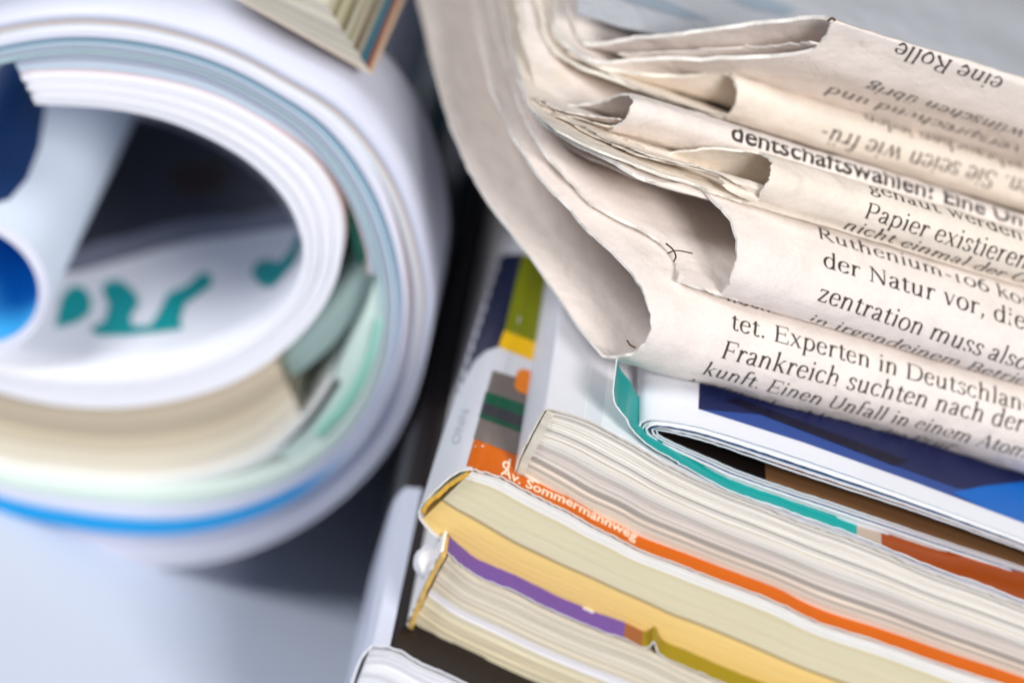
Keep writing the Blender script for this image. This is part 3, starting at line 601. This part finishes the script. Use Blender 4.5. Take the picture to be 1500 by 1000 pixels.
# inner sheets that show as thin leaves inside the folds
def leaf(parent, pts, th, col, seed, jag=.8, length=14, name='inner_sheet', zm=False):
    P = [on_z(a, b, y) if zm else on_y(a, b, y, DN) for a, b, y in pts]; sf = Surf(smooth(P, 8), XN, length, .5, seed)
    return sheet(name, sf, th, M_news, parent, 24, col, jag=jag)
for args in (
    (n3, [(1092, 291, 40.6), (1062, 274, 41.6), (1046, 258, 42.2), (1022, 249, 42.2), (985, 240, 41.2), (930, 224, 40), (880, 204, 38), (815, 170, 35.5)], .3, NWARM, 21, 2.0),
    (n3, [(1100, 284, 41.5), (1080, 270, 42.8), (1062, 262, 43.2), (1035, 247, 43.4), (1000, 238, 42.4), (950, 226, 41), (890, 204, 38.6), (820, 168, 36)], .25, NWARM, 22, 2.2),
    (n3, [(1046, 286, 39.2), (1010, 272, 39.1), (960, 256, 39), (905, 233, 38.4), (840, 204, 37)], .25, NWARM, 31, 1.4),
    (n4, [(962, 232, 37.6), (930, 213, 37.2), (895, 196, 36.8), (850, 181, 35.4), (800, 160, 33.6)], .3, NWARM, 24, 1.8),
    (n4, [(948, 222, 38.2), (915, 203, 37.8), (870, 189, 36.6), (830, 176, 35.4), (796, 156, 34)], .25, NWARM, 28, 1.8),
    (n4, [(900, 184, 39.5), (880, 182, 38.4), (850, 175, 37), (815, 163, 35.2), (790, 146, 34)], .25, NWARM, 23, 1.6),
    (n4, [(906, 174, 41), (885, 172, 39.6), (850, 167, 37.6), (815, 159, 35.8), (790, 142, 34.5)], .25, NCOL, 25, 1.4),
    (n5, [(1040, 160, 42.5), (990, 146, 41), (930, 126, 39.4), (880, 104, 38), (830, 76, 36.6)], .3, NWARM, 33, 1.0),
    (n6, [(1190, 62, 63), (1130, 66, 57), (1060, 70, 52), (980, 74, 47), (900, 76, 42)], .3, NCOL, 34, 1.0)):
    leaf(*args, zm=True)
leaf(n1, [(925, 400, 15), (880, 352, 22), (840, 300, 33), (790, 245, 48), (745, 165, 72), (720, 60, 102), (705, -60, 130)], .25, NCOL, 26, .8)
leaf(n2, [(935, 262, 30), (880, 238, 35), (820, 208, 45), (775, 165, 58), (750, 90, 80), (735, 0, 104)], .25, NCOL, 27, .8)

# fibres on the cut edges
def fibre(parent, pts, y, r=.16):
    P = [on_y(a, b, y, DN) for a, b in smooth(pts, 6)]; V = []; F = []
    for i, p in enumerate(P):
        for k in range(6): a = k * math.pi / 3; V.append(p + CX * math.cos(a) * r + CY * math.sin(a) * r)
    for i in range(len(P) - 1):
        for k in range(6): F.append((6 * i + k, 6 * i + (k + 1) % 6, 6 * i + 6 + (k + 1) % 6, 6 * i + 6 + k))
    mk('fibre', V, F, M_thread, parent)
fibre(n1, [(919, 499), (923, 505), (931, 509)], 4.0)
fibre(n2, [(976, 357), (986, 366), (990, 376), (987, 383)], 10.0)
fibre(n2, [(978, 371), (990, 367), (1014, 371)], 10.0, .13)
fibre(n6, [(1213, 31), (1219, 27), (1223, 30)], 38.5, .22)

# ================================================================== ROLLED MAGAZINES
YR = 58.0; CTR = np.array([200.0, 425.0])
O_ = [(-160, 110), (-80, 58), (0, 33), (100, 20), (200, 25), (300, 50), (360, 74), (427, 110), (500, 153), (553, 208), (590, 268), (616, 340), (633, 430), (628, 500), (610, 575), (578, 645), (535, 700), (475, 752), (400, 795), (320, 822), (240, 830), (150, 823), (60, 806), (0, 790), (-80, 757), (-160, 710)]
M_ = [(-160, 160), (-80, 118), (0, 94), (100, 80), (200, 88), (300, 112), (400, 163), (460, 212), (510, 282), (540, 350), (555, 420), (556, 470), (546, 530), (520, 590), (480, 640), (420, 680), (340, 705), (250, 715), (150, 712), (60, 702), (0, 690), (-80, 655), (-160, 600)]
R1o = [(28, 112), (100, 110), (200, 118), (300, 141), (367, 172), (427, 213), (467, 252), (495, 305), (501, 350), (495, 400), (472, 450), (430, 500), (370, 545), (300, 575), (200, 595), (100, 595), (0, 575), (-80, 545), (-150, 490)]
R1i = [(33, 153), (100, 155), (170, 161), (250, 179), (330, 215), (380, 250), (420, 295), (440, 340), (445, 370), (438, 410), (410, 455), (370, 490), (310, 520), (230, 543), (140, 550), (50, 546), (0, 536), (-80, 500), (-150, 440)]
def polar(pts):
    P = smooth(pts, 6) - CTR; a = np.unwrap(np.arctan2(P[:, 1], P[:, 0])); r = np.linalg.norm(P, axis=1)
    o = np.argsort(a); return a[o], r[o]
pO, pM, pRo, pRi = map(polar, (O_, M_, R1o, R1i))
def rad(p, a): return np.interp(a, *p)
def band(name, parent, fa, fb, a0, a1, y0, depth, colf, m=M_paper, taper=None, n=110, nt=4, label=None, closed_front=True):
    """curved page bundle: radii fa(angle)..fb(angle) in the end plane of the roll, swept along the roll"""
    A = np.linspace(a0, a1, n); V = []; F = []; C = []
    piv = on_y(190, 830, YR)
    for i, a in enumerate(A):
        d = np.array([math.cos(a), math.sin(a)])
        pi_ = on_y(*(CTR + d * fa(a)), y0 if y0 < YR + 20 else y0); po = on_y(*(CTR + d * fb(a)), y0)
        for side in (pi_, po):
            for j in range(nt):
                t = j / (nt - 1); dy = depth * t; s = taper(dy) if taper else 1.0
                q = side.copy(); q = piv + (q - piv) * s; q[1] = side[1] + dy; V.append(q)
    w_ = 2 * nt
    for i in range(n - 1):
        b = i * w_; c = colf(A[i])
        for j in range(nt - 1):
            F.append((b + j, b + w_ + j, b + w_ + j + 1, b + j + 1)); C.append(c)
            F.append((b + nt + j + 1, b + nt + w_ + j + 1, b + nt + w_ + j, b + nt + j)); C.append(c)
        F.append((b, b + nt, b + nt + w_, b + w_)); C.append(c)
        F.append((b + nt - 1, b + w_ + nt - 1, b + nt + w_ + nt - 1, b + nt + nt - 1)); C.append(c)
    for b in (0, (n - 1) * w_):
        for j in range(nt - 1): F.append((b + j, b + j + 1, b + nt + j + 1, b + nt + j)); C.append(colf(A[0] if b == 0 else A[-1]))
    o = mk(name, V, F, m, parent, C, True, label)
    return o
def hard(o):
    me = o.data; nrm = [abs(p.normal.y) > .8 for p in me.polygons]
    me.polygons.foreach_set('use_smooth', [not x for x in nrm])
LAV = lin(226, 230, 246)
def upper(a): return a < math.radians(20)
GR = 'magazines rolled up beside the pile'
rollA = thing('rolled_magazine', 'large outer rolled magazine with many curved page edges and a bright blue line', 'magazine', (-53, YR, ZT), GR)
bands = [(0, .10, lin(196, 222, 226), lin(226, 240, 232)), (.10, .20, lin(176, 186, 206), lin(214, 232, 224)), (.20, .30, lin(206, 224, 234), lin(222, 226, 244)), (.30, .36, lin(120, 158, 178), lin(226, 228, 242)),
         (.36, .44, lin(198, 208, 228), lin(214, 224, 246)), (.44, .61, lin(226, 228, 240), lin(0, 156, 226)), (.61, .66, lin(150, 126, 128), lin(206, 214, 238)), (.66, .76, lin(224, 234, 242), lin(220, 222, 238)),
         (.76, .81, lin(232, 206, 186), lin(214, 218, 236)), (.81, .91, lin(196, 200, 214), lin(220, 222, 236)), (.91, 1.0, lin(226, 230, 248), lin(224, 226, 240))]
fine = []
for f0_, f1_, cu_, cl_ in bands:
    m_ = 1 if (f1_ - f0_ < .07 or cl_[2] > 4 * cl_[0] + .2) else (2 if f1_ - f0_ < .1 else 3)
    for q in range(m_):
        v = float(rng.uniform(.80, 1.04)) if m_ > 1 else 1.0
        fine.append((f0_ + (f1_ - f0_) * q / m_, f0_ + (f1_ - f0_) * (q + 1) / m_, tuple(min(.95, c * v) for c in cu_), tuple(min(.95, c * (.5 + v / 2)) for c in cl_), bands.index((f0_, f1_, cu_, cl_))))
a0, a1 = max(pO[0][0], pM[0][0]), min(pO[0][-1], pM[0][-1])
def taperA(dy): return 1.0 if dy <= 30 else 1.0 - .30 * min(1.0, (dy - 30) / 45.0)
for kk, (f0, f1, cu, cl, k) in enumerate(fine):
    last = kk == len(fine) - 1
    def colf(a, cu=cu, cl=cl, k=k):
        t = min(1, max(0, (a - math.radians(-12 if k != 5 else 32)) / math.radians(46 if k != 5 else 20))); t = t * t * (3 - 2 * t)
        return tuple(u * (1 - t) + v * t for u, v in zip(cu, cl))
    bl = lambda a: 1.0
    def fr(f, k=k):
        def g(a):
            ff = f
            if k in (4, 5, 6):    # the blue page narrows towards the right
                t = min(1, max(0, (math.radians(100) - a) / math.radians(75))); t = t if a > 0 else max(0, 1 + a / .6) 
                if (k == 5 and f > .5) or (k == 6 and f < .62): ff = f - .10 * t
            return rad(pM, a) * (1 - ff) + rad(pO, a) * ff
        return g
    g0, g1 = fr(f0 + (0 if kk == 0 else .005)), fr(f1)
    hard(band('page', rollA, g0, g1, a0, a1, YR + ((-1.0 if k == 5 else rng.uniform(-.5, .9)) if not last else -.3), 32 if not last else 165, colf, taper=taperA if last else None, nt=3 if not last else 18))

rollB = thing('rolled_magazine', 'inner rolled magazine with a thick pure white page edge and teal lettering inside', 'magazine', (-70, YR, -65), GR)
def taperB(dy): return 1.0 - .13 * dy / 120
b0 = pRo[0][0]; bI = pRi[0][0]
inner = band('page', rollB, lambda a: rad(pRi, a), lambda a: rad(pRi, a) * .82 + rad(pRo, a) * .18, max(b0, bI) + .005, min(pRo[0][-1], pRi[0][-1]), YR - 1.0, 150, lambda a: lin(240, 241, 248), taper=taperB, nt=16, label='white innermost page of the roll'); hard(inner)
for q, (fa_, fb_) in enumerate(((.19, .33), (.34, .46), (.47, .64), (.65, .78), (.79, 1.0))):
    tq = (.90, 1.0, .93, 1.0, .96)[q]
    hard(band('page', rollB, lambda a, f=fa_: rad(pRi, a) * (1 - f) + rad(pRo, a) * f, lambda a, f=fb_: rad(pRi, a) * (1 - f) + rad(pRo, a) * f, max(b0, bI) + .005 + .012 * (q % 2), min(pRo[0][-1], pRi[0][-1]), YR - (1.6, .7, 1.3, .6, 1.1)[q], 60, lambda a, t=tq: tuple(c * t for c in lin(240, 241, 248)), taper=taperB, nt=5))
# thin grey pages lying on the white one, pinching out at the right
ex = [(0, .3, lin(222, 200, 206)), (.3, .55, lin(186, 206, 220)), (.55, .8, lin(202, 210, 226)), (.8, 1, lin(150, 160, 180))]
for f0, f1, c in ex:
    def g(f):
        def h(a):
            t = min(1, max(0, (a - math.radians(-55)) / math.radians(45)))
            ro = rad(pRo, a) + 2 + t * 14; rm = rad(pM, a) - 2
            return ro + (max(rm, ro + 3) - ro) * (f * (1 - t) + (.72 + .28 * f) * t)
        return h
    def cf(a, c=c):
        t = min(1, max(0, (a - math.radians(-62)) / math.radians(30))); q = lin(226, 178, 156) if c[0] > c[2] else c
        return tuple(u * (1 - t) + v * t for u, v in zip(c, q))
    hard(band('page', rollB, g(f0), g(f1 - .03), b0 + .01, math.radians(-4), YR + rng.uniform(-.3, .6), 40, cf))

# green page, cream magazine and pale leaves between the two rolls
def strip_band(name, parent, outer, inner_, y, depth, col, m=M_paper, n=60, label=None):
    Po = resample(smooth(outer, 8), n); Pi = resample(smooth(inner_, 8), n); V = []; F = []
    for i in range(n):
        o = on_y(*Po[i], y); q = on_y(*Pi[i], y); V += [q, q + (0, depth, 0), o, o + (0, depth, 0)]
    for i in range(n - 1):
        b = 4 * i; F += [(b, b + 4, b + 5, b + 1), (b + 3, b + 7, b + 6, b + 2), (b, b + 2, b + 6, b + 4), (b + 1, b + 5, b + 7, b + 3)]
    F += [(0, 1, 3, 2), (4 * n - 4, 4 * n - 3, 4 * n - 1, 4 * n - 2)]
    o = mk(name, V, F, m, parent, [col] * len(F), True, label); hard(o); return o
strip_band('page', rollB, [(470, 235), (508, 290), (533, 350), (545, 388)], [(466, 242), (499, 300), (514, 345), (523, 385)], YR + 9, 40, lin(14, 120, 100), label='green page edge')
strip_band('page', rollB, [(560, 378), (540, 432), (500, 490), (440, 545), (350, 590), (250, 612)], [(540, 380), (505, 430), (470, 470), (425, 515), (345, 562), (250, 585)], YR + 7, 70, lin(150, 172, 168), label='grey green leaves slanting down from the right')
strip_band('page', rollA, [(556, 400), (562, 450), (553, 520), (527, 580), (490, 632), (430, 672)], [(552, 398), (538, 450), (510, 510), (480, 570), (440, 625), (400, 665)], YR + 2, 60, lin(206, 226, 218), label='pale green leaves inside the right bend')
strip_band('page', rollA, [(560, 470), (545, 530), (515, 590), (470, 640)], [(552, 470), (536, 528), (506, 586), (462, 636)], YR + .5, 50, lin(150, 216, 196))
crm = thing('rolled_magazine', 'cream paged magazine curved between the outer roll and the white inner roll', 'magazine', (-70, YR, -90), GR)
cc = [lin(206, 190, 164), lin(196, 182, 158), lin(214, 200, 172), lin(230, 220, 196), lin(236, 230, 214)]
e0 = [(-150, 500), (-80, 552), (0, 582), (100, 602), (200, 602), (300, 582), (380, 548), (440, 512), (455, 520)]
e1 = [(-150, 600), (-80, 645), (0, 682), (100, 696), (200, 704), (300, 694), (380, 662), (440, 610), (475, 560)]
q0, q1 = resample(smooth(e0, 8), 60), resample(smooth(e1, 8), 60)
for k in range(5):
    f0, f1 = k / 5, (k + .94) / 5
    strip_band('page', crm, [tuple(p) for p in (q0 * (1 - f1) + q1 * f1)[::6]], [tuple(p) for p in (q0 * (1 - f0) + q1 * f0)[::6]], YR + 3 + .4 * math.sin(k * 2.), 80, cc[k])
strip_band('page', crm, [(-150, 606), (-80, 650), (0, 690), (100, 706), (200, 712), (300, 702), (380, 676), (450, 628), (500, 560)], [(-150, 601), (-80, 644), (0, 680), (100, 694), (200, 702), (300, 692), (380, 664), (444, 612), (488, 550)], YR + 2, 80, lin(236, 238, 234))

# teal lettering on the inner face
ti = bvh_of([inner]); TEAL = lin(0, 156, 158)
for poly in ([(84, 476), (92, 440), (105, 424), (122, 426), (132, 440), (130, 458), (112, 470)],
             [(140, 478), (160, 468), (166, 448), (156, 430), (164, 418), (182, 418), (200, 432), (206, 446), (194, 462), (196, 474), (220, 474), (232, 458), (244, 434), (270, 424), (288, 408), (302, 410), (302, 424), (284, 436), (266, 448), (260, 468), (264, 478), (230, 482), (190, 486), (150, 486)],
             [(372, 398), (382, 384), (398, 382), (410, 386), (424, 372), (436, 350), (440, 356), (430, 384), (412, 404), (400, 416), (384, 414)]):
    cx_, cy_ = np.mean(poly, 0); poly = [(cx_ + (x - cx_) * 1.1, cy_ + (y - cy_) * 1.18) for x, y in poly]
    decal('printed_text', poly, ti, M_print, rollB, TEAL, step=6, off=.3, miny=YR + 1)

decal('half_shade_patch', [(60, 330), (130, 340), (200, 320), (300, 310), (440, 296), (446, 330), (400, 336), (350, 344), (300, 350), (230, 366), (170, 384), (110, 400), (60, 404)], ti, M_print, rollB, lin(128, 132, 150), step=5, off=.15, miny=YR + 1)  # painted half shade where the hollow of the roll starts to darken
decal('deep_shade_patch', [(60, 100), (470, 100), (470, 306), (430, 300), (400, 306), (360, 316), (320, 318), (280, 322), (240, 330), (190, 346), (150, 354), (110, 368), (60, 380)], ti, M_print, rollB, lin(58, 61, 74), step=5, off=.22, miny=YR + 1)  # darkness deep inside the roll, painted on the inner page
decal('brown_mark', [(250, 252), (285, 240), (325, 244), (338, 262), (318, 282), (280, 290), (256, 276)], ti, M_print, rollB, lin(56, 34, 32), step=5, off=.3, miny=YR + 1)
# small tube at the left with blue inside
tube = thing('rolled_leaflet', 'small tightly rolled white leaflet with bright blue inside at the left edge', 'leaflet', (-104, YR, -60), GR)
V = []; F = []; C = []; n = 96; nt = 14; cen = on_y(-40, 418, YR - 2)
rb, th_ = 15.6, 2.0
def ring(a, y, r):
    r = r * (1 + .12 * max(0, y) / 105)
    return cen + np.array([math.cos(a) * r * .98, y, math.sin(a) * r * 1.03])
for r_, cl in ((rb, 'o'), (rb - th_, 'i')):
    for i in range(n):
        for j in range(nt): V.append(ring(2 * math.pi * i / n, 105 * j / (nt - 1), r_))
for i in range(n):
    i2 = (i + 1) % n
    for j in range(nt - 1):
        a = i * nt + j; b = i2 * nt + j
        F.append((a, b, b + 1, a + 1)); C.append(lin(224, 234, 246))
        F.append((n * nt + a, n * nt + a + 1, n * nt + b + 1, n * nt + b)); C.append(lin(80, 196, 250))
o = mk('tube_wall', V, F, M_paper, tube, C)
k = 5
for q in range(k):     # the wound sheet edges
    ra, rb2 = rb - th_ * q / k - .04, rb - th_ * (q + 1) / k; V = []; F = []
    for i in range(n + 1):
        a = 2 * math.pi * i / n; V += [ring(a, -.3 + .25 * (q % 2), ra), ring(a, -.3 + .25 * (q % 2), rb2), ring(a, 2, ra), ring(a, 2, rb2)]
    for i in range(n): b = 4 * i; F += [(b, b + 1, b + 5, b + 4), (b, b + 4, b + 6, b + 2), (b + 1, b + 3, b + 7, b + 5)]
    hard(mk('sheet_edge', V, F, M_paper, tube, [lin(232, 234, 246)] * len(F)))

# ================================================================== BOOK BEHIND THE ROLL
bb = thing('book', 'blurred tilted book with olive and grey page edges resting on the large roll', 'book', (-40, 66, 0))
P0, P1 = np.array([545., 110.]), np.array([478., 8.])
cols = [lin(226, 196, 166), lin(150, 84, 60), lin(60, 110, 130), lin(80, 120, 136), lin(176, 168, 150), lin(110, 96, 76), lin(196, 190, 168), lin(170, 162, 134), lin(206, 204, 184), lin(120, 110, 84), lin(190, 184, 150), lin(214, 208, 180), lin(150, 142, 110), lin(206, 200, 168), lin(222, 218, 198)]
for k, c in enumerate(cols):
    f0, f1 = k / len(cols), (k + .9) / len(cols); V = []
    for f in (f0, f1):
        c0 = P0 * (1 - f) + P1 * f; A = on_y(c0[0], c0[1], 66)
        lft = on_y(c0[0] - 200, c0[1] - 112 + 30 * f, 61); rc = on_y(c0[0] + 72, c0[1] - 170, 122)
        V += [A, rc, rc + (lft - A), lft]
    F = [(0, 3, 2, 1), (4, 5, 6, 7), (0, 1, 5, 4), (1, 2, 6, 5), (2, 3, 7, 6), (3, 0, 4, 7)]
    fc = lin(206, 190, 172) if k == 0 else tone(lin(184, 180, 170), .22, rng, .02)
    mk('cover' if k == 0 else 'page', V, F, M_pages if k else M_paper, bb, [c, c, c, c, fc, fc] if k else [fc, fc, c, fc, fc, fc], False)

tt = bvh_of([o for o in bpy.data.objects if o.name.startswith('tube_wall')])
decal('navy_panel', [(-60, 20), (50, 20), (66, 160), (58, 215), (40, 262), (14, 292), (-10, 300), (-60, 300)], tt, M_print, tube, lin(10, 50, 100), step=10, off=.1)

# added dark filler on edge, there to darken the gap between roll and pile
fo = thing('dark_filler', 'added dark teal filler standing on edge to darken the gap behind the large roll', 'dark_filler', (-17, 200, ZT))
def slab(name, x0, x1, y0, y1, z0, z1, m, col):
    bm = bmesh.new(); bmesh.ops.create_cube(bm, size=1)
    for v in bm.verts: v.co = ((x0 + x1) / 2 + v.co.x * (x1 - x0), (y0 + y1) / 2 + v.co.y * (y1 - y0), (z0 + z1) / 2 + v.co.z * (z1 - z0))
    bmesh.ops.bevel(bm, geom=bm.edges[:], offset=.35, segments=2, affect='EDGES'); bm.verts.index_update()
    V = [tuple(v.co) for v in bm.verts]; F = [[v.index for v in f.verts] for f in bm.faces]; bm.free()
    return mk(name, V, F, m, fo, [col] * len(F), False)
slab('cover', -22.5, -21.3, 118, 345, ZT + .3, -47, M_gloss, lin(10, 44, 56))
slab('cover', -13.2, -12.0, 118, 345, ZT + .3, -47, M_gloss, lin(10, 44, 56))
slab('spine', -21.2, -13.3, 343.5, 345, ZT + .3, -47, M_gloss, lin(10, 44, 56))
slab('page_block', -20.6, -13.9, 120, 342, ZT + 2, -49, M_pages, lin(90, 92, 100))
